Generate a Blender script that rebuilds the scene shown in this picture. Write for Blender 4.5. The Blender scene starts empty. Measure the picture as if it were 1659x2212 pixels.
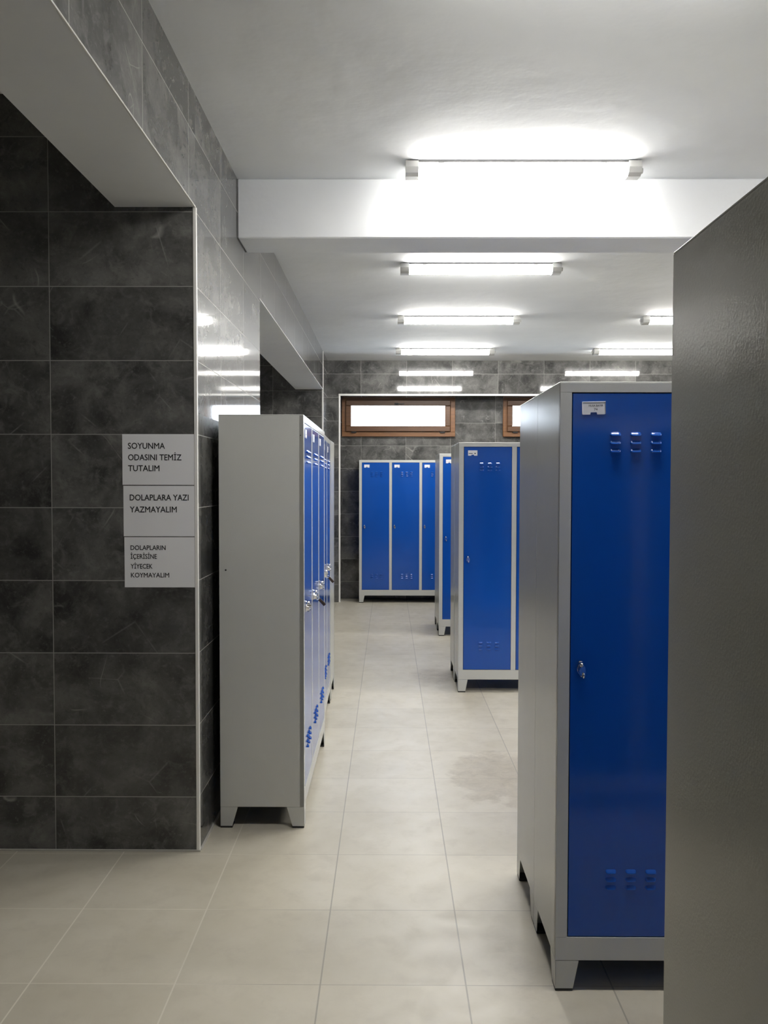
import bpy, bmesh, math, random
from mathutils import Vector, Matrix

# ------------------------------------------------------------------ camera, world, exposure
S = bpy.context.scene
COL = S.collection
S.view_settings.view_transform = 'Standard'
S.view_settings.look = 'None'
S.view_settings.gamma = 1.0
S.view_settings.use_curve_mapping = False
S.view_settings.exposure = 1.0
S.cycles.max_bounces = 10
S.cycles.diffuse_bounces = 6
S.cycles.glossy_bounces = 5
S.cycles.transparent_max_bounces = 8
S.cycles.sample_clamp_indirect = 8.0
S.cycles.caustics_reflective = False
S.cycles.caustics_refractive = False
S.cycles.blur_glossy = 0.5

FPX, PITCH, YAW, ROLL, EYE = 1792.7, 0.0342, -0.0058, 0.0016, 1.55
cam_data = bpy.data.cameras.new('camera')
cam_data.sensor_fit = 'VERTICAL'
cam_data.sensor_height = 24.0
cam_data.lens = FPX / 2212.0 * 24.0
cam_data.clip_start = 0.05
cam = bpy.data.objects.new('camera', cam_data)
COL.objects.link(cam)
fw = Vector((math.sin(YAW) * math.cos(PITCH), math.cos(YAW) * math.cos(PITCH), -math.sin(PITCH)))
rt = Vector((math.cos(YAW), -math.sin(YAW), 0.0))
up = rt.cross(fw)
r2 = rt * math.cos(ROLL) + up * math.sin(ROLL)
u2 = -rt * math.sin(ROLL) + up * math.cos(ROLL)
M = Matrix((r2, u2, -fw)).transposed().to_4x4()
M.translation = Vector((0, 0, EYE))
cam.matrix_world = M
S.camera = cam

LAMP = 38.0                       # radiance of the fluorescent diffusers
LAMP_COL = (1.0, 0.975, 0.93)
world = bpy.data.worlds.new('sky')
S.world = world
world.use_nodes = True
wb = world.node_tree.nodes['Background']
wb.inputs['Color'].default_value = (0.86, 0.93, 1.0, 1)   # bright overcast sky outside the windows
wb.inputs['Strength'].default_value = 7.0

# ------------------------------------------------------------------ room measures (metres)
XL, XLI = -0.796, -1.128          # room-side and far-side planes of the left wall
ZC, ZL = 3.142, 2.684             # ceiling, lintel underside
YP0, YP1 = 3.444, 5.136           # wall piece between the two openings
YE = 10.05                        # far end of the second opening
YB, YR = 10.80, 11.14             # far wall: beam/column front, recess
XC, XCR = -0.635, 3.66            # recess sides
XR = 4.44
YF = -0.5  # unseen wall, set close behind the camera to darken the near panel
XW = -3.3
BY0, BY1, BZ = 4.39, 4.675, 2.835 # white cross beam
TZ0, TH, TW = 0.2312, 0.3042, 0.6085

# ------------------------------------------------------------------ node helpers
def new_mat(name):
    m = bpy.data.materials.new(name)
    m.use_nodes = True
    nt = m.node_tree
    return m, nt, nt.nodes['Principled BSDF']

def nd(nt, typ, **kw):
    n = nt.nodes.new(typ)
    for k, v in kw.items():
        setattr(n, k, v)
    return n

def setin(nt, sock, v):
    if hasattr(v, 'is_output'):
        nt.links.new(v, sock)
    else:
        sock.default_value = v

def math_(nt, op, a, b=None, c=None, clamp=False):
    n = nd(nt, 'ShaderNodeMath', operation=op, use_clamp=clamp)
    for i, v in enumerate((a, b, c)):
        if v is not None:
            setin(nt, n.inputs[i], v)
    return n.outputs[0]

def vmath(nt, op, a, b=None):
    n = nd(nt, 'ShaderNodeVectorMath', operation=op)
    setin(nt, n.inputs[0], a)
    if b is not None:
        setin(nt, n.inputs[1], b)
    return n

def mix(nt, f, a, b):
    n = nd(nt, 'ShaderNodeMix', data_type='RGBA')
    setin(nt, n.inputs[0], f)
    for s, v in ((n.inputs[6], a), (n.inputs[7], b)):
        if isinstance(v, tuple) and len(v) == 3:
            v = (*v, 1)
        setin(nt, s, v)
    return n.outputs[2]

def noise(nt, vec, scale, detail=3.0, rough=0.5, dist=0.0):
    n = nd(nt, 'ShaderNodeTexNoise')
    if vec is not None:
        nt.links.new(vec, n.inputs['Vector'])
    n.inputs['Scale'].default_value = scale
    n.inputs['Detail'].default_value = detail
    n.inputs['Roughness'].default_value = rough
    n.inputs['Distortion'].default_value = dist
    return n.outputs['Fac']

def remap(nt, v, a, b, c=0.0, d=1.0):
    n = nd(nt, 'ShaderNodeMapRange', clamp=True)
    setin(nt, n.inputs[0], v)
    for i, x in enumerate((a, b, c, d)):
        n.inputs[i + 1].default_value = x
    return n.outputs[0]

def bump(nt, h, strength, distance=0.01, normal=None):
    n = nd(nt, 'ShaderNodeBump')
    n.inputs['Strength'].default_value = strength
    n.inputs['Distance'].default_value = distance
    nt.links.new(h, n.inputs['Height'])
    if normal is not None:
        nt.links.new(normal, n.inputs['Normal'])
    return n.outputs[0]

def simple(name, col, rough=0.5, metal=0.0, bscale=0.0, bstr=0.0, spec=0.5, coat=0.0, var=0.0):
    m, nt, p = new_mat(name)
    p.inputs['Base Color'].default_value = (*col, 1)
    p.inputs['Roughness'].default_value = rough
    p.inputs['Metallic'].default_value = metal
    p.inputs['Specular IOR Level'].default_value = spec
    p.inputs['Coat Weight'].default_value = coat
    tc = nd(nt, 'ShaderNodeTexCoord').outputs['Object']
    if bstr:
        nt.links.new(bump(nt, noise(nt, tc, bscale, 2.0), bstr, 0.002), p.inputs['Normal'])
    if var:
        f = remap(nt, noise(nt, tc, 3.0, 4.0, 0.6), 0.3, 0.7)
        nt.links.new(mix(nt, f, tuple(c * (1 - var) for c in col), tuple(min(1, c * (1 + var)) for c in col)), p.inputs['Base Color'])
    return m

# ------------------------------------------------------------------ materials
def tile_material():
    # polished dark grey marbled wall tile; UV in tile units
    m, nt, p = new_mat('grey_marble_tile')
    uv = nd(nt, 'ShaderNodeUVMap').outputs[0]
    cell = vmath(nt, 'FLOOR', uv).outputs[0]
    fr = vmath(nt, 'FRACTION', uv).outputs[0]
    wn = nd(nt, 'ShaderNodeTexWhiteNoise', noise_dimensions='3D')
    nt.links.new(cell, wn.inputs['Vector'])
    rnd, rcol = wn.outputs['Value'], wn.outputs['Color']
    loc = vmath(nt, 'MULTIPLY', fr, (0.60, 0.30, 0.0)).outputs[0]
    # few printed designs, as on real tiles
    design = vmath(nt, 'SCALE', rcol); design.inputs['Scale'].default_value = 37.0
    pos = vmath(nt, 'ADD', loc, design.outputs[0]).outputs[0]
    big = noise(nt, pos, 4.5, 5.0, 0.6, 0.4)
    cloud = noise(nt, pos, 13.0, 6.0, 0.65, 0.6)
    body = mix(nt, remap(nt, big, 0.36, 0.66), (0.047, 0.047, 0.0455), (0.148, 0.146, 0.138))
    body = mix(nt, remap(nt, cloud, 0.52, 0.75, 0, 0.5), body, (0.24, 0.237, 0.222))
    fleck = noise(nt, pos, 55.0, 4.0, 0.7)
    body = mix(nt, remap(nt, fleck, 0.56, 0.72, 0, 0.45), body, (0.20, 0.198, 0.188))
    body = mix(nt, remap(nt, fleck, 0.44, 0.30, 0, 0.4), body, (0.035, 0.035, 0.034))
    # thin pale veins and cracks
    v1 = math_(nt, 'ABSOLUTE', math_(nt, 'SUBTRACT', noise(nt, pos, 2.1, 2.0, 0.5, 0.25), 0.5))
    gate = remap(nt, noise(nt, pos, 5.0, 2.0), 0.56, 0.64)
    vein = math_(nt, 'MULTIPLY', remap(nt, v1, 0.0, 0.0045, 1, 0), gate)
    body = mix(nt, math_(nt, 'MULTIPLY', vein, 0.55), body, (0.36, 0.35, 0.33))
    vv = nd(nt, 'ShaderNodeTexVoronoi', feature='DISTANCE_TO_EDGE')
    wob = vmath(nt, 'ADD', pos, vmath(nt, 'MULTIPLY', nt.nodes[-1].outputs[0] if False else pos, (0, 0, 0)).outputs[0]).outputs[0]
    nt.links.new(wob, vv.inputs['Vector']); vv.inputs['Scale'].default_value = 3.4
    crack = math_(nt, 'MULTIPLY', remap(nt, vv.outputs['Distance'], 0.0, 0.012, 1, 0), remap(nt, noise(nt, pos, 5.0, 2.0), 0.55, 0.66))
    body = mix(nt, math_(nt, 'MULTIPLY', crack, 0.4), body, (0.32, 0.315, 0.30))
    tint = remap(nt, rnd, 0, 1, 0.80, 1.22)
    hs = vmath(nt, 'SCALE', body); nt.links.new(tint, hs.inputs['Scale'])
    body = hs.outputs[0]
    sx = nd(nt, 'ShaderNodeSeparateXYZ'); nt.links.new(fr, sx.inputs[0])
    du = math_(nt, 'SUBTRACT', 0.5, math_(nt, 'ABSOLUTE', math_(nt, 'SUBTRACT', sx.outputs[0], 0.5)))
    dv = math_(nt, 'SUBTRACT', 0.5, math_(nt, 'ABSOLUTE', math_(nt, 'SUBTRACT', sx.outputs[1], 0.5)))
    dist = math_(nt, 'MINIMUM', math_(nt, 'MULTIPLY', du, TW), math_(nt, 'MULTIPLY', dv, TH))
    g = math_(nt, 'LESS_THAN', dist, 0.0017)
    nt.links.new(mix(nt, g, body, (0.33, 0.325, 0.305)), p.inputs['Base Color'])
    nt.links.new(mix(nt, g, (0.40,) * 3, (0.6,) * 3), p.inputs['Roughness'])
    nt.links.new(math_(nt, 'SUBTRACT', 1.0, g), p.inputs['Coat Weight']); p.inputs['Coat Roughness'].default_value = 0.05
    p.inputs['Specular IOR Level'].default_value = 0.03
    # every tile sits a hair out of plane; surface is very slightly wavy
    geo = nd(nt, 'ShaderNodeNewGeometry')
    off = vmath(nt, 'SCALE', vmath(nt, 'SUBTRACT', rcol, (0.5, 0.5, 0.5)).outputs[0]); off.inputs['Scale'].default_value = 0.007
    nn = vmath(nt, 'NORMALIZE', vmath(nt, 'ADD', geo.outputs['Normal'], off.outputs[0]).outputs[0]).outputs[0]
    hgt = math_(nt, 'MULTIPLY', noise(nt, pos, 9.0, 2.0), 1.0)
    nt.links.new(bump(nt, hgt, 0.05, 0.01, nn), p.inputs['Normal'])
    return m

def floor_material():
    m, nt, p = new_mat('beige_floor_tile')
    tc = nd(nt, 'ShaderNodeTexCoord').outputs['Object']
    g0 = vmath(nt, 'MULTIPLY', vmath(nt, 'SUBTRACT', tc, (-0.2096, 3.867, 0)).outputs[0], (1 / 0.4507, 1 / 0.4507, 0)).outputs[0]
    cell = vmath(nt, 'FLOOR', g0).outputs[0]
    fr = vmath(nt, 'FRACTION', g0).outputs[0]
    wn = nd(nt, 'ShaderNodeTexWhiteNoise', noise_dimensions='3D'); nt.links.new(cell, wn.inputs['Vector'])
    n1 = noise(nt, tc, 2.2, 5.0, 0.6)
    n2 = noise(nt, tc, 9.0, 5.0, 0.65, 0.3)
    col = mix(nt, remap(nt, n1, 0.3, 0.7), (0.485, 0.448, 0.355), (0.585, 0.548, 0.455))
    col = mix(nt, remap(nt, n2, 0.50, 0.72, 0, 0.35), col, (0.42, 0.385, 0.315))
    sc = vmath(nt, 'SCALE', col); nt.links.new(remap(nt, wn.outputs['Value'], 0, 1, 0.955, 1.03), sc.inputs['Scale'])
    col = sc.outputs[0]
    # dirt: trodden patches with their own outline
    sep = nd(nt, 'ShaderNodeSeparateXYZ'); nt.links.new(tc, sep.inputs[0])
    wobn = math_(nt, 'MULTIPLY', math_(nt, 'SUBTRACT', noise(nt, tc, 5.0, 4.0, 0.65), 0.5), 1.5)
    def patch(cx, cy, rx, ry, soft):
        dx = math_(nt, 'DIVIDE', math_(nt, 'SUBTRACT', sep.outputs[0], cx), rx)
        dy = math_(nt, 'DIVIDE', math_(nt, 'SUBTRACT', sep.outputs[1], cy), ry)
        r = math_(nt, 'SQRT', math_(nt, 'ADD', math_(nt, 'MULTIPLY', dx, dx), math_(nt, 'MULTIPLY', dy, dy)))
        return remap(nt, math_(nt, 'ADD', r, wobn), 1.0 - soft, 1.0, 1, 0)
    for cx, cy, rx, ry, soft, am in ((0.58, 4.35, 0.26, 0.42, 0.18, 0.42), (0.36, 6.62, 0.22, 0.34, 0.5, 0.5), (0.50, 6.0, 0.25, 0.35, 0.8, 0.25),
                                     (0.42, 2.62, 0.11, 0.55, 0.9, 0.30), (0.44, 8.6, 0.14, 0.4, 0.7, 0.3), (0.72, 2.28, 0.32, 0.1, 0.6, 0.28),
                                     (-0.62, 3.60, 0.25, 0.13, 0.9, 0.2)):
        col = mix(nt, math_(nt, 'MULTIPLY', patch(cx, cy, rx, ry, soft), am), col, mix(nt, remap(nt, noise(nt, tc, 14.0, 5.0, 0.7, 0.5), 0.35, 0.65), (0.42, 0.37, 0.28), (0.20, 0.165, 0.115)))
    n3 = noise(nt, tc, 22.0, 4.0, 0.7)
    speck = math_(nt, 'MULTIPLY', remap(nt, n3, 0.66, 0.72), remap(nt, noise(nt, tc, 1.7, 2.0), 0.5, 0.65))
    col = mix(nt, math_(nt, 'MULTIPLY', speck, 0.30), col, (0.25, 0.22, 0.17))
    sx = nd(nt, 'ShaderNodeSeparateXYZ'); nt.links.new(fr, sx.inputs[0])
    du = math_(nt, 'SUBTRACT', 0.5, math_(nt, 'ABSOLUTE', math_(nt, 'SUBTRACT', sx.outputs[0], 0.5)))
    dv = math_(nt, 'SUBTRACT', 0.5, math_(nt, 'ABSOLUTE', math_(nt, 'SUBTRACT', sx.outputs[1], 0.5)))
    gx = math_(nt, 'LESS_THAN', du, 0.0055)
    gy = math_(nt, 'LESS_THAN', dv, 0.0032)
    g = math_(nt, 'MAXIMUM', gx, gy)
    gcol = mix(nt, remap(nt, sep.outputs[0], -0.75, -0.35), (0.74, 0.70, 0.60), (0.29, 0.27, 0.225))
    nt.links.new(mix(nt, math_(nt, 'MULTIPLY', g, 0.85), col, gcol), p.inputs['Base Color'])
    nt.links.new(remap(nt, n2, 0.3, 0.7, 0.30, 0.46), p.inputs['Roughness'])
    nt.links.new(bump(nt, math_(nt, 'SUBTRACT', math_(nt, 'MULTIPLY', noise(nt, tc, 60.0, 3.0), 0.25), g), 0.25, 0.002), p.inputs['Normal'])
    return m

def plaster_material():
    m, nt, p = new_mat('white_plaster')
    tc = nd(nt, 'ShaderNodeTexCoord').outputs['Object']
    f = remap(nt, noise(nt, tc, 1.6, 5.0, 0.6), 0.3, 0.7)
    nt.links.new(mix(nt, f, (0.735, 0.75, 0.765), (0.795, 0.81, 0.82)), p.inputs['Base Color'])
    p.inputs['Roughness'].default_value = 0.75
    p.inputs['Specular IOR Level'].default_value = 0.25
    h = math_(nt, 'ADD', math_(nt, 'MULTIPLY', noise(nt, tc, 3.5, 4.0, 0.55), 1.0), math_(nt, 'MULTIPLY', noise(nt, tc, 60.0, 3.0), 0.015))
    nt.links.new(bump(nt, h, 0.35, 0.02), p.inputs['Normal'])
    return m

def paint_material(name, col, rough, peel, var=0.03, spec=0.5):
    # stove-enamelled sheet steel with a faint orange-peel
    m, nt, p = new_mat(name)
    tc = nd(nt, 'ShaderNodeTexCoord').outputs['Object']
    f = remap(nt, noise(nt, tc, 2.0, 5.0, 0.65), 0.3, 0.7)
    nt.links.new(mix(nt, f, tuple(c * (1 - var) for c in col), tuple(c * (1 + var) for c in col)), p.inputs['Base Color'])
    p.inputs['Roughness'].default_value = rough
    p.inputs['Specular IOR Level'].default_value = spec
    h = math_(nt, 'ADD', noise(nt, tc, 260.0, 2.0), math_(nt, 'MULTIPLY', noise(nt, tc, 2.2, 2.0), 5.0))
    nt.links.new(bump(nt, h, peel, 0.001), p.inputs['Normal'])
    return m

def wood_material(name, a, b):
    m, nt, p = new_mat(name)
    tc = nd(nt, 'ShaderNodeTexCoord').outputs['Object']
    st = vmath(nt, 'MULTIPLY', tc, (2.0, 30.0, 30.0)).outputs[0]
    nt.links.new(mix(nt, remap(nt, noise(nt, st, 2.0, 5.0, 0.6), 0.3, 0.7), a, b), p.inputs['Base Color'])
    p.inputs['Roughness'].default_value = 0.4
    return m

def glass_material():
    m, nt, p = new_mat('window_glass')
    nt.nodes.remove(p)
    out = nt.nodes['Material Output']
    tr = nd(nt, 'ShaderNodeBsdfTransparent'); gl = nd(nt, 'ShaderNodeBsdfGlossy')
    tr.inputs['Color'].default_value = (0.96, 0.98, 1, 1)
    gl.inputs['Roughness'].default_value = 0.05
    mx = nd(nt, 'ShaderNodeMixShader'); mx.inputs[0].default_value = 0.06
    nt.links.new(tr.outputs[0], mx.inputs[1]); nt.links.new(gl.outputs[0], mx.inputs[2]); nt.links.new(mx.outputs[0], out.inputs[0])
    return m

def lamp_material():
    m, nt, p = new_mat('lit_diffuser')
    p.inputs['Base Color'].default_value = (0.8, 0.8, 0.8, 1)
    p.inputs['Emission Color'].default_value = (*LAMP_COL, 1)
    p.inputs['Emission Strength'].default_value = LAMP
    return m

TILE, FLOOR, PLASTER = tile_material(), floor_material(), plaster_material()
GREY = paint_material('grey_enamel', (0.55, 0.555, 0.52), 0.20, 0.26, spec=0.25)
BLUE = paint_material('blue_enamel', (0.006, 0.074, 0.375), 0.12, 0.05)
INSIDE_SHADE = simple('locker_inside_shade', (0.02, 0.02, 0.02), 0.8)  # near-black colour standing in for shade inside the lockers
CHROME = simple('chrome', (0.75, 0.76, 0.78), 0.14, 1.0)
BLACK = simple('black_plastic', (0.012, 0.012, 0.012), 0.45)
FOB = simple('key_fob_plastic', (0.045, 0.03, 0.02), 0.35)
PAPER = simple('white_paper', (0.87, 0.875, 0.89), 0.7, var=0.01)
CARD = simple('card_holder', (0.86, 0.86, 0.87), 0.35)
INK = simple('black_ink', (0.012, 0.012, 0.014), 0.7)
TRIM = simple('white_edge_profile', (0.86, 0.85, 0.81), 0.4)
CAP = simple('grey_end_cap', (0.52, 0.52, 0.50), 0.45)
TRAY_SHADE = simple('tray_gap_shade', (0.03, 0.03, 0.03), 0.6)  # tray coloured near-black to draw the shaded gap between ceiling and diffuser
STEEL = simple('steel_clip', (0.6, 0.6, 0.58), 0.3, 0.8)
LIT, GLASS = lamp_material(), glass_material()
WOOD_A = wood_material('oak_foil_frame', (0.15, 0.062, 0.019), (0.21, 0.090, 0.028))
WOOD_B = wood_material('oak_foil_sash', (0.080, 0.034, 0.012), (0.125, 0.054, 0.019))
CAULK = simple('grout_line', (0.50, 0.485, 0.44), 0.8)

# ------------------------------------------------------------------ mesh helpers
class MB:
    def __init__(self):
        self.bm = bmesh.new()
        self.uv = self.bm.loops.layers.uv.new('UVMap')
    def quad(self, pts, mi=0):
        f = self.bm.faces.new([self.bm.verts.new(p) for p in pts]); f.material_index = mi; return f
    def box(self, x0, x1, y0, y1, z0, z1, bev=0.0, mi=0, seg=1):
        r = bmesh.ops.create_cube(self.bm, size=1.0, matrix=Matrix.Translation(((x0 + x1) / 2, (y0 + y1) / 2, (z0 + z1) / 2)) @ Matrix.Diagonal((x1 - x0, y1 - y0, z1 - z0, 1)))
        vs = r['verts']
        fs = set(f for v in vs for f in v.link_faces)
        for f in fs: f.material_index = mi
        if bev:
            es = list(set(e for v in vs for e in v.link_edges))
            bmesh.ops.bevel(self.bm, geom=es, offset=bev, segments=seg, affect='EDGES', profile=0.6)
        return self
    def prism(self, outline, axis, a, b, mi=0):
        # outline: 2-D points; axis: extrusion axis; the other two axes follow in x,y,z order
        def P(p, t):
            q = list(p); q.insert('xyz'.index(axis), t); return q
        lo = [self.bm.verts.new(P(p, a)) for p in outline]; hi = [self.bm.verts.new(P(p, b)) for p in outline]
        n = len(outline)
        fs = [self.bm.faces.new(lo[::-1]), self.bm.faces.new(hi)]
        for i in range(n):
            fs.append(self.bm.faces.new((lo[i], lo[(i + 1) % n], hi[(i + 1) % n], hi[i])))
        for f in fs: f.material_index = mi
        return self
    def ball(self, c, r, s=(1, 1, 1), mi=0):
        k = bmesh.ops.create_uvsphere(self.bm, u_segments=14, v_segments=10, radius=r, matrix=Matrix.Translation(c) @ Matrix.Diagonal((*s, 1)))
        for v in k['verts']:
            for f in v.link_faces: f.material_index = mi; f.smooth = True
        return self
    def cyl(self, c, r, h, axis='z', r2=None, seg=16, mi=0):
        rot = {'z': Matrix.Identity(4), 'y': Matrix.Rotation(math.pi / 2, 4, 'X'), 'x': Matrix.Rotation(math.pi / 2, 4, 'Y')}[axis]
        k = bmesh.ops.create_cone(self.bm, cap_ends=True, segments=seg, radius1=r, radius2=r if r2 is None else r2, depth=h, matrix=Matrix.Translation(c) @ rot)
        for v in k['verts']:
            for f in v.link_faces: f.material_index = mi
        return self
    def torus(self, c, R, r, axis='y', n=18, m=8, mi=0):
        rings = []
        for i in range(n):
            a = 2 * math.pi * i / n
            ring = []
            for j in range(m):
                b = 2 * math.pi * j / m
                q = [(R + r * math.cos(b)) * math.cos(a), (R + r * math.cos(b)) * math.sin(a)]
                w = r * math.sin(b)
                v = {'y': (q[0], w, q[1]), 'z': (q[0], q[1], w), 'x': (w, q[0], q[1])}[axis]
                ring.append(self.bm.verts.new(Vector(c) + Vector(v)))
            rings.append(ring)
        for i in range(n):
            for j in range(m):
                f = self.bm.faces.new((rings[i][j], rings[(i + 1) % n][j], rings[(i + 1) % n][(j + 1) % m], rings[i][(j + 1) % m])); f.smooth = True; f.material_index = mi
        return self
    def tile_uv(self, xoff, xpitch, yoff, ypitch, seed):
        self.bm.normal_update()
        for f in self.bm.faces:
            n = f.normal
            for l in f.loops:
                p = l.vert.co
                if abs(n.z) > 0.7: u, v = (p.x - xoff) / xpitch, p.y / TH + 0.5
                elif abs(n.y) > 0.7: u, v = (p.x - xoff) / xpitch, (p.z - TZ0) / TH
                else: u, v = (p.y - yoff) / ypitch + 300, (p.z - TZ0) / TH
                l[self.uv].uv = (u + seed, v + 40)
        return self
    def done(self, name, mats, parent=None, loc=(0, 0, 0), fix=True):
        if fix: bmesh.ops.recalc_face_normals(self.bm, faces=self.bm.faces)
        me = bpy.data.meshes.new(name)
        self.bm.to_mesh(me); self.bm.free()
        for m in (mats if isinstance(mats, (list, tuple)) else [mats]): me.materials.append(m)
        o = bpy.data.objects.new(name, me); COL.objects.link(o)
        o.location = loc
        if parent: o.parent = parent
        return o

def empty(name, loc=(0, 0, 0), rz=0.0, label=None, cat=None, group=None):
    o = bpy.data.objects.new(name, None); COL.objects.link(o)
    o.location = loc; o.rotation_euler = (0, 0, rz); o.empty_display_size = 0.1
    if label: tag(o, label, cat, group)
    return o

def tag(o, label, cat, group=None):
    o['label'] = label; o['category'] = cat
    if group: o['group'] = group
    return o

def struct(o, label=None, cat=None):
    o['kind'] = 'structure'
    if label: o['label'] = label
    if cat: o['category'] = cat
    return o

# ------------------------------------------------------------------ room shell
T = 0.2
b = MB(); b.box(XW - T, XR + T, YF - T, YR + T, -0.15, 0.0)
struct(b.done('floor', FLOOR), 'beige square-tiled floor with grey grout and dirt marks', 'floor')
b = MB(); b.box(XW - T, XR + T, YF - T, YR + T, ZC, ZC + 0.2)
struct(b.done('ceiling', PLASTER), 'white plastered ceiling', 'ceiling')
b = MB(); b.box(XL, XR, BY0, BY1, BZ, ZC, 0.006)
struct(b.done('ceiling_beam', PLASTER), 'white plastered beam crossing the ceiling behind the nearest light', 'beam')

def tiled(name, boxes, seed, label, xo=-1.402, xp=TW, yo=4.564, yp=0.617, plaster_down=True, extra=()):
    b = MB()
    for bx in boxes: b.box(*bx)
    b.bm.normal_update()
    b.tile_uv(xo, xp, yo, yp, seed)
    if plaster_down:
        for f in b.bm.faces:
            if f.normal.z < -0.7: f.material_index = 1
    return struct(b.done(name, [TILE, PLASTER]), label, 'wall')

tiled('wall_left', [(XW, XL, YP0, YP1, 0, ZC)], 3, 'grey tiled wall piece between the two openings, with the paper signs')
tiled('wall_left_front_lintel', [(XLI, XL, YF, YP0, ZL, ZC)], 50, 'tiled lintel with white underside over the nearer left opening')
tiled('wall_left_back_lintel', [(XLI, XL, YP1, YE, ZL, ZC)], 90, 'tiled lintel with white underside over the farther left opening')
tiled('wall_left_back', [(XW, XL, YE, YR + T, 0, ZC)], 130, 'dark tiled wall end beyond the farther left opening')
tiled('wall_side_room', [(XW - T, XW, YF, YR, 0, ZC)], 170, 'dark tiled wall of the unlit side room')
tiled('wall_right', [(XR, XR + T, YF, YR + T, 0, ZC)], 210, 'grey tiled right wall')
tiled('wall_unseen_front', [(XW - T, XR + T, YF - T, YF, 0, ZC)], 250, 'unseen grey tiled wall added close behind the viewer to shade the near locker')
FX, FP = 0.228, 0.592
tiled('wall_back_beam', [(XL, XR, YB, YR, 2.70, ZC)], 300, 'grey tiled beam front above the high windows', FX, FP, plaster_down=False)
tiled('wall_back_column', [(XL, XC, YB, YR, 0, 2.70)], 340, 'narrow dark tiled column at the left of the far wall', FX, FP)
tiled('wall_back_column_right', [(XCR, XR, YB, YR, 0, 2.70)], 380, 'grey tiled column at the right of the far wall', FX, FP)
# recess wall, with two window holes
WZ0, WZ1 = 2.178, 2.698
WX = [(-0.628, 0.882), (1.520, 3.030)]
holes = [(XC, WX[0][0], 0, ZC), (WX[0][0], WX[0][1], 0, WZ0), (WX[0][1], WX[1][0], 0, ZC), (WX[1][0], WX[1][1], 0, WZ0), (WX[1][1], XCR, 0, ZC)]
segs = [(a, c, YR, YR + T, z0, min(z1, 2.70)) for a, c, z0, z1 in holes] + [(XL, XR, YR, YR + T, 2.70, ZC)]
tiled('wall_back', segs, 420, 'grey tiled far wall under the high windows', 0.226, 0.598, plaster_down=False)

# white edge profiles
def trim(n, x0, x1, y0, y1, z0, z1, label):
    b = MB(); b.box(x0, x1, y0, y1, z0, z1, 0.002)
    struct(b.done('trim_%d' % n, TRIM), label, 'trim')
trim(1, XL - 0.012, XL + 0.003, YP0 - 0.003, YP0 + 0.012, 0, ZL, 'white corner profile on the near wall corner beside the signs')
trim(2, XL - 0.014, XL + 0.004, YE - 0.004, YE + 0.014, 0, ZC, 'white corner profile at the end of the farther opening')
trim(3, XC - 0.018, XC + 0.004, YB - 0.004, YB + 0.014, 0, 2.70, 'white corner profile on the far column')
trim(4, XC - 0.018, XCR + 0.018, YB - 0.005, YB + 0.012, 2.688, 2.712, 'white horizontal profile under the far beam')
trim(5, XCR - 0.004, XCR + 0.018, YB - 0.004, YB + 0.014, 0, ZC, 'white corner profile at the right of the far wall')
trim(6, XL - 0.005, XL + 0.003, YF, YP0 - 0.004, ZL - 0.002, ZL + 0.0025, 'thin white edge under the nearer lintel')
trim(7, XL - 0.005, XL + 0.003, YP1, YE - 0.005, ZL - 0.002, ZL + 0.0025, 'thin white edge under the farther lintel')
def base(n, boxes):
    b = MB()
    for q in boxes: b.box(*q)
    struct(b.done(n, CAULK), 'thin pale grout line where the wall meets the floor', 'baseboard')
base('baseboard_left', [(XW, XL + 0.006, YP0 - 0.008, YP0 + 0.01, 0, 0.007), (XL - 0.01, XL + 0.008, YP0 + 0.01, YP1, 0, 0.006)])

# ------------------------------------------------------------------ windows
def frame_mb(x0, x1, z0, z1, w, y0, y1, bev):
    b = MB()
    b.box(x0, x1, y0, y1, z0, z0 + w, bev); b.box(x0, x1, y0, y1, z1 - w, z1, bev)
    b.box(x0, x0 + w, y0, y1, z0 + w, z1 - w, bev); b.box(x1 - w, x1, y0, y1, z0 + w, z1 - w, bev)
    return b
def window(i, x0, x1, label):
    cx = (x0 + x1) / 2; h = (x1 - x0) / 2
    r = empty('window_%d' % i, (cx, YR, WZ0)); struct(r, label, 'window')
    H = WZ1 - WZ0
    b = frame_mb(-h, h, 0, H, 0.062, -0.045, 0.06, 0.003)
    for q in ((-h + 0.06, h - 0.06, 0.06, 0.094), (-h + 0.06, h - 0.06, H - 0.094, H - 0.06), (-h + 0.06, -h + 0.094, 0.094, H - 0.094), (h - 0.094, h - 0.06, 0.094, H - 0.094)):
        b.box(q[0], q[1], -0.016, 0.055, q[2], q[3])
    b.done('frame', WOOD_A, r)
    s = frame_mb(-h + 0.052, h - 0.066, 0.066, H - 0.040, 0.072, -0.075, -0.02, 0.006).done('sash', WOOD_B, r)
    b = MB(); b.box(-h + 0.115, h - 0.13, -0.052, -0.044, 0.13, H - 0.105)
    b.done('pane', GLASS, s)
    b = MB(); b.box(-0.055, 0.0, -0.083, -0.074, H - 0.104, H - 0.078, 0.003); b.box(-0.03, 0.075, -0.094, -0.083, H - 0.096, H - 0.086, 0.003)
    hd = b.done('handle', BLACK, s)
    for k, x in enumerate((-h + 0.16, h - 0.17)):
        b = MB(); b.box(x - 0.035, x + 0.035, -0.07, -0.045, 0.048, 0.066, 0.003); b.done('hinge', BLACK, r)
    return r
window(1, *WX[0], 'brown framed high window, whole in view left of the lockers')
window(2, *WX[1], 'brown framed high window mostly hidden behind the tall grey lockers')

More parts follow.
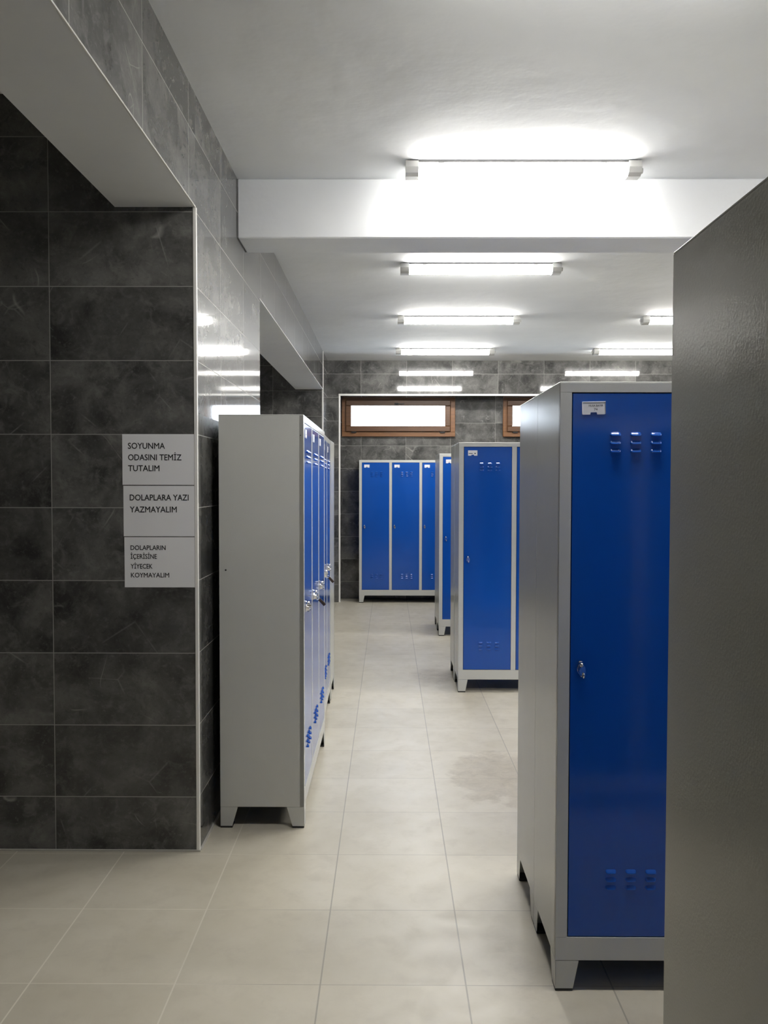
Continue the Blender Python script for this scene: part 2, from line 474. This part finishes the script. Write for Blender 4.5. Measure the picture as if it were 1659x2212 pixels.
# ------------------------------------------------------------------ ceiling lights
def lamp_profile(w, z0, z1, n=8):
    pts = [(-w * 0.42, z0), (w * 0.42, z0)]
    for i in range(n + 1):
        a = math.pi * i / n
        pts.append((w / 2 * math.cos(a), z1 + (1 - math.sin(a)) * abs(z1 - z0) * 0.62))
    return pts
LW = 1.16
def make_light(gland_right=True):
    r = empty('ceiling_light', (0, 0, ZC))
    b = MB(); b.box(-LW / 2 + 0.02, LW / 2 - 0.02, -0.049, 0.049, -0.0135, -0.0005, 0.002); b.done('housing', TRAY_SHADE, r)
    b = MB(); b.prism(lamp_profile(0.10, -0.014, -0.072), 'x', -LW / 2 + 0.064, LW / 2 - 0.064)
    d = b.done('diffuser', LIT, r)
    for s in (-1, 1):
        b = MB(); x0, x1 = sorted((s * (LW / 2 - 0.064), s * LW / 2))
        b.prism([(-0.050, -0.004), (0.050, -0.004), (0.056, -0.036), (0.047, -0.062), (0.025, -0.074), (-0.025, -0.074), (-0.047, -0.062), (-0.056, -0.036)], 'x', x0, x1)
        b.done('end_cap', CAP, r)
    for s in (-0.405, 0.395):
        b = MB(); b.prism([(-0.046, -0.026), (-0.043, -0.026), (-0.043, -0.004), (0.043, -0.004), (0.043, -0.026), (0.046, -0.026), (0.046, -0.0005), (-0.046, -0.0005)], 'x', s - 0.014, s + 0.014); b.done('clip', STEEL, r)
    g = 1 if gland_right else -1
    b = MB(); b.cyl((g * (LW / 2 + 0.008), 0, -0.038), 0.014, 0.018, 'x'); b.done('cable_gland', CAP, r)
    return r
def copy_tree(o, parent=None):
    c = o.copy(); COL.objects.link(c)
    if parent: c.parent = parent
    for ch in list(o.children): copy_tree(ch, c)
    return c
LY = [2.30, 4.185, 6.08, 7.97, 9.855]
LL = ['fluorescent batten light nearest the viewer, out of the picture above, left column',
      'glaring fluorescent batten light in front of the white ceiling beam',
      'fluorescent batten light first behind the white ceiling beam',
      'fluorescent batten light second behind the white ceiling beam, left column',
      'fluorescent batten light above the left high window, nearest the far wall in the left column']
LRR = ['fluorescent batten light nearest the viewer, out of the picture, right column',
       'fluorescent batten light before the beam hidden by the dark locker, right column',
       'fluorescent batten light behind the beam hidden by the dark locker, right column',
       'fluorescent batten light cut short by the dark locker, higher of the two on the right',
       'fluorescent batten light nearest the far wall in the right column']
la = make_light(True); lb = make_light(False)
for i, y in enumerate(LY):
    o = la if i == 0 else copy_tree(la)
    o.location = (0.660, y, ZC); tag(o, LL[i], 'ceiling light', 'fluorescent lights on the ceiling')
for i, y in enumerate(LY):
    o = lb if i == 0 else copy_tree(lb)
    o.location = (2.985, y, ZC); tag(o, LRR[i], 'ceiling light', 'fluorescent lights on the ceiling')

# ------------------------------------------------------------------ text
_cap = {}
def text_mb(s, bold=0.0):
    cu = bpy.data.curves.new('txt', 'FONT'); cu.body = s; cu.size = 1.0; cu.resolution_u = 3; cu.offset = bold
    o = bpy.data.objects.new('txt', cu); COL.objects.link(o)
    dg = bpy.context.evaluated_depsgraph_get(); dg.update()
    me = bpy.data.meshes.new_from_object(o.evaluated_get(dg))
    vs = [v.co.copy() for v in me.vertices]; fs = [list(p.vertices) for p in me.polygons]
    bpy.data.objects.remove(o); bpy.data.curves.remove(cu); bpy.data.meshes.remove(me)
    return vs, fs
def cap_height():
    if 'h' not in _cap:
        vs, _ = text_mb('I', 0.0); _cap['h'] = max(v.y for v in vs) - min(v.y for v in vs)
    return _cap['h']
def text_into(b, s, x0, x1, zbase, cap, y, thick=0.0004):
    # letters in the x-z plane facing -y, fitted between x0 and x1
    vs, fs = text_mb(s)
    xa, xb = min(v.x for v in vs), max(v.x for v in vs)
    sx = (x1 - x0) / (xb - xa); sz = cap / cap_height()
    e = cap * 0.018
    for dx, dz in ((-e, 0), (e, 0), (0, e), (0, -e)):      # slight overprint gives the printed weight
        V = [b.bm.verts.new((x0 + dx + (v.x - xa) * sx, y - 0.00002 * (dx > 0) - 0.00001 * (dz > 0), zbase + dz + v.y * sz)) for v in vs]
        for f in fs:
            try: b.bm.faces.new([V[i] for i in f])
            except ValueError: pass

# ------------------------------------------------------------------ paper signs on the wall
PX = 3.441 / FPX
def sx_(u): return (u - 839.7) * PX
def sz_(v, u=340): return EYE - (v - 1044.7 + 0.0016 * (u - 830)) * PX
def sign(u0, u1, v0, v1, cap, lines, label):
    x0, x1, z1, z0 = sx_(u0), sx_(u1), sz_(v0), sz_(v1)
    r = empty('paper_sign', ((x0 + x1) / 2, YP0 - 0.0005, z0), 0, label, 'sign', 'paper notices on the near left wall')
    cx = (x0 + x1) / 2
    b = MB(); b.box(x0 - cx, x1 - cx, -0.0012, 0.0, 0, z1 - z0); b.done('sheet', PAPER, r)
    for s, a, c, base_ in lines:
        b = MB(); text_into(b, s, sx_(a) - cx, sx_(c) - cx, sz_(base_) - z0, cap, -0.0016)
        b.done('lettering', INK, r, fix=False)
sign(263.5, 419.5, 939.5, 1049, 0.0238, [('SOYUNMA', 276, 355.7, 971), ('ODASINI TEMİZ', 276.2, 391.3, 995.8), ('TUTALIM', 276, 343.6, 1019.3)],
     'white paper notice reading SOYUNMA ODASINI TEMİZ TUTALIM, top of the three')
sign(265, 420.5, 1051, 1160.5, 0.0238, [('DOLAPLARA YAZI', 279, 406.3, 1082.6), ('YAZMAYALIM', 279, 380.5, 1108.5)],
     'white paper notice reading DOLAPLARA YAZI YAZMAYALIM, middle of the three')
sign(266.3, 420.8, 1162.3, 1271.5, 0.0188, [('DOLAPLARIN', 279.7, 355.8, 1190.2), ('İÇERİSİNE', 279.7, 336.5, 1209.2), ('YİYECEK', 279.8, 327, 1230.6), ('KOYMAYALIM', 280.2, 363, 1249.9)],
     'white paper notice reading DOLAPLARIN İÇERİSİNE YİYECEK KOYMAYALIM, bottom of the three')

# ------------------------------------------------------------------ lockers (local: front faces -y, width along x, origin at front-left base)
HL, DL = 1.855, 0.377
ST, DW = 0.035, 0.355
ZD0, ZD1, ZFT = 0.168, 1.823, 0.096
def louver(b, cx, zt, w=0.034, h=0.0125, d=0.008, y0=0.0):
    nu, nv = 12, 5
    rows = []
    for j in range(nv + 1):
        v = j / nv
        row = []
        for i in range(nu + 1):
            u = -1 + 2 * i / nu
            e = max(0.0, 1 - abs(u) ** 5) ** 0.5
            z = zt - h * (0.5 - 0.5 * e * 0.999) - h * v * e
            y = y0 - d * math.sin(v * math.pi / 2) * e
            row.append(b.bm.verts.new((cx + u * w / 2, y, z)))
        rows.append(row)
    back = [b.bm.verts.new((v.co.x, y0 + 0.001, v.co.z)) for v in rows[-1]]
    rows.append(back)
    for j in range(len(rows) - 1):
        for i in range(nu):
            f = b.bm.faces.new((rows[j][i], rows[j][i + 1], rows[j + 1][i + 1], rows[j + 1][i])); f.smooth = j < nv
_door, _lock, _fob, _card, _foot, _pad, _body, _frame = {}, None, None, {}, {}, {}, {}, {}
def link(name, me, parent, loc=(0, 0, 0), rot=None):
    o = bpy.data.objects.new(name, me); COL.objects.link(o); o.parent = parent; o.location = loc
    if rot: o.rotation_euler = rot
    return o
def mesh_of(b, mats, name, fix=True):
    o = b.done(name, mats, fix=fix); me = o.data
    bpy.data.objects.remove(o); return me

def door_mesh():
    if 'm' not in _door:
        b = MB(); g = 0.0028
        b.box(g, DW - g * 0.6, 0.0008, 0.019, ZD0 + g, ZD1 - g, 0.0016, seg=2)
        bmesh.ops.recalc_face_normals(b.bm, faces=b.bm.faces)
        for zt in (1.7045, 1.680, 1.6555, 0.3785, 0.354, 0.3295):
            for cx in (0.131, 0.1915, 0.252):
                louver(b, cx, zt, y0=0.0008)
        _door['m'] = mesh_of(b, BLUE, 'door', fix=False)
    return _door['m']
def lock_mesh():
    global _lock
    if not _lock:
        b = MB()
        out = [(-.006, .024), (.003, .025), (.007, .013), (.012, .006), (.013, -.006), (.010, -.020), (.004, -.024), (-.002, -.020), (-.011, -.006), (-.012, .002), (-.007, .012)]
        b.prism([(x * 1.06, z * 1.04) for x, z in out], 'y', -0.004, 0.0005)
        # hex turning lug, narrower at its front face
        lo = [b.bm.verts.new((x * 0.95, -0.004, z * 0.95)) for x, z in out]
        hi = [b.bm.verts.new((x * 0.80 + 0.001, -0.017, z * 0.78 - 0.003)) for x, z in out]
        n = len(out)
        b.bm.faces.new(hi)
        for i in range(n): b.bm.faces.new((lo[i], lo[(i + 1) % n], hi[(i + 1) % n], hi[i]))
        b.ball((-0.0015, -0.012, 0.0155), 0.0085, (0.8, 1.35, 1.0))
        b.cyl((0.0, -0.014, 0.004), 0.0085, 0.026, 'y')
        b.torus((0.004, -0.016, -0.0165), 0.0072, 0.0026, 'x')
        _lock = mesh_of(b, CHROME, 'lock')
    return _lock
def fob_mesh():
    global _fob
    if not _fob:
        b = MB()
        b.torus((0, -0.004, -0.004), 0.0065, 0.0013, 'x', mi=1)
        b.box(-0.0045, 0.0045, -0.012, 0.004, -0.052, -0.010, 0.003, seg=2)
        _fob = mesh_of(b, [FOB, CHROME], 'key_fob')
    return _fob
def card_mesh(kind):
    if kind not in _card:
        w, h = 0.070, 0.0385
        b = MB()
        o = [(0, 0.002), (0.002, 0), (0.024, 0), (0.0255, 0.0065), (0.0435, 0.0065), (0.045, 0), (w - 0.003, 0), (w, 0.003), (w, h), (0, h)]
        b.prism(o, 'y', -0.0018, 0.0)
        b.box(0.0, w, -0.0026, -0.0016, h - 0.0022, h, 0.0004); b.box(0.0, 0.0022, -0.0026, -0.0016, 0.002, h, 0.0004); b.box(w - 0.0022, w, -0.0026, -0.0016, 0.002, h, 0.0004)
        bmesh.ops.recalc_face_normals(b.bm, faces=b.bm.faces)
        nf = len(b.bm.faces); t = b
        if kind == 'near':
            text_into(t, 'MUSA BAYIR', 0.0195, 0.0625, 0.0238, 0.0050, -0.0021)
            text_into(t, '74', 0.0355, 0.0455, 0.0120, 0.0062, -0.0021)
        elif kind == 'two':
            # two smudged lines of print, too small to read
            t.box(0.009, 0.046, -0.0021, -0.0019, 0.0265, 0.0300); t.box(0.005, 0.034, -0.0021, -0.0019, 0.0145, 0.0185); t.box(0.047, 0.057, -0.0021, -0.0019, 0.0130, 0.0200)
        else:
            t.box(0.016, 0.054, -0.0021, -0.0019, 0.0235, 0.0270); t.box(0.030, 0.040, -0.0021, -0.0019, 0.0135, 0.0165)
        b.bm.faces.ensure_lookup_table()
        for f in b.bm.faces[nf:]: f.material_index = 1
        _card[kind] = mesh_of(b, [CARD, INK], 'name_card', fix=False)
    return _card[kind]
def foot_mesh():
    # folded corner leg: a trapezoid on each face, standing at local corner (0,0), growing to +x and +y
    if 'm' not in _foot:
        b = MB(); z0, z1 = 0.009, ZFT - 0.0012
        b.prism([(0.0, z0), (0.054, z0), (0.071, z1), (0.0, z1)], 'y', 0.0, 0.002)
        # side face: outline in (y,z), extruded along x
        b.prism([(0.0, z0), (0.053, z0), (0.078, z1), (0.0, z1)], 'x', 0.0, 0.002)
        _foot['m'] = mesh_of(b, GREY, 'foot')
        b = MB(); b.box(0.0005, 0.054, 0.0005, 0.053, 0.0, 0.0095, 0.0015)
        _pad['m'] = mesh_of(b, BLACK, 'foot_pad')
    return _foot['m'], _pad['m']
def body_mesh(n):
    if n not in _body:
        W = ST * (n + 1) + DW * n
        b = MB(); t = 0.0015
        b.box(0, W, 0.0005, DL, HL - 0.004, HL, 0.0012)                    # top sheet
        b.box(0, t, 0.0012, DL, ZFT, HL - 0.004); b.box(W - t, W, 0.0012, DL, ZFT, HL - 0.004)
        b.box(t, W - t, DL - t, DL, ZFT, HL - 0.004)
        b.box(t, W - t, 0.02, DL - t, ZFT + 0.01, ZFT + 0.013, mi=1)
        b.box(t, W - t, 0.021, 0.024, ZFT + 0.013, HL - 0.006, mi=1)       # dark sheet painted as the inside's shade, seen through the door gaps
        _body[n] = mesh_of(b, [GREY, INSIDE_SHADE], 'body')
        b = MB(); e = 0.0009
        b.box(0, W, 0, 0.02, ZD1, HL - 0.003, e); b.box(0, W, 0, 0.02, ZFT, ZD0, e)
        for k in range(n + 1):
            x = k * (ST + DW); b.box(x, x + ST, 0, 0.02, ZD0, ZD1, e)
        _frame[n] = mesh_of(b, GREY, 'front_frame')
    return _body[n], _frame[n]

def locker(x, y, rz, n, label, group, cards=None, fobs=(), hidden_doors=False):
    # (x, y): floor point of the front-left corner as one faces the doors
    r = empty('locker_cabinet', (x, y, 0), rz, label, 'locker', group)
    W = ST * (n + 1) + DW * n
    bm_, fm_ = body_mesh(n)
    link('body', bm_, r); link('front_frame', fm_, r)
    for k in range(n):
        d = link('door', door_mesh(), r, (ST + k * (ST + DW), 0, 0))
        kind = (cards or ['one'] * n)[k]
        link('name_card', card_mesh(kind), d, (0.0305, 0.0008, 1.7565), (0, -0.02 if kind == 'near' else 0.0, 0))
        link('lock', lock_mesh(), d, (0.034, 0.0008, 0.992))
        if k in fobs:
            link('key_fob', fob_mesh(), d, (0.037, -0.020, 0.975), (-0.75, 0.05, 0.1))
    fm, pm = foot_mesh()
    for (fx, fy, a) in ((0, 0, 0), (W, 0, 90), (W, DL, 180), (0, DL, 270)):
        sc = None
        f = bpy.data.objects.new('foot', fm if a in (0, 180) else foot_swapped()); COL.objects.link(f)
        f.parent = r; f.location = (fx, fy, 0); f.rotation_euler = (0, 0, math.radians(a))
        link('foot_pad', pm, f)
    return r
def foot_swapped():
    if 's' not in _foot:
        b = MB(); z0, z1 = 0.009, ZFT - 0.0012
        b.prism([(0.0, z0), (0.053, z0), (0.078, z1), (0.0, z1)], 'y', 0.0, 0.002)
        b.prism([(0.0, z0), (0.054, z0), (0.071, z1), (0.0, z1)], 'x', 0.0, 0.002)
        _foot['s'] = mesh_of(b, GREY, 'foot')
    return _foot['s']

PI = math.pi
W3, W2 = ST * 4 + DW * 3, ST * 3 + DW * 2
GP = 0.003
# right-hand rows, back to back, ends on the aisle
XA = 0.511
RG = 'steel lockers in rows on the right'
locker(XA, 2.489, 0, 3, 'grey steel locker with blue door and card numbered 74, nearest on the right', RG, ['near', 'one', 'one'])
locker(XA + W3, 2.489 + 2 * DL + GP, PI, 3, 'grey steel locker back to back behind the one with card 74', RG)
locker(XA + 0.006, 6.125, 0, 3, 'grey steel locker with dark blue door, middle row on the right', RG, ['two', 'one', 'one'])
locker(XA + 0.004 + W3, 6.125 + 2 * DL + GP, PI, 3, 'grey steel locker back to back behind the middle row locker', RG)
locker(XA, 8.41, 0, 3, 'grey steel locker with only a narrow blue door strip showing, third row on the right', RG)
locker(XA + W3, 8.41 + 2 * DL + GP, PI, 3, 'grey steel locker back to back behind the third row locker', RG)
# dark end panel at the right edge: it faces away from the viewer
locker(0.374 + W3, 1.106, PI, 3, 'dark shadowed grey locker end panel filling the right edge of the picture', RG)
# far wall
locker(-0.385, 10.745, 0, 3, 'three-door grey and blue locker standing against the far tiled wall under the window', 'steel lockers along the walls')
# left row, fronts facing the aisle
LG = 'steel lockers along the left side'
near_left = locker(-0.378, 3.682, PI / 2, 3, 'grey steel locker showing its broad plain side, nearest on the left', LG, None, (1,))
locker(-0.398, 5.035, PI / 2 + 0.018, 2, 'two-door locker behind the nearest left locker, doors facing the aisle', LG, None, (0,))
locker(-0.412, 6.255, PI, 3, 'grey locker set crosswise past the left row, only a thin end panel showing', LG)
for yy, zz, rr in ((0.348, 1.164, 0.004), (0.0135, 1.763, 0.0022)):
    b = MB(); b.cyl((-0.0006, yy, zz), rr, 0.002, 'x'); b.done('screw_hole', BLACK, near_left)
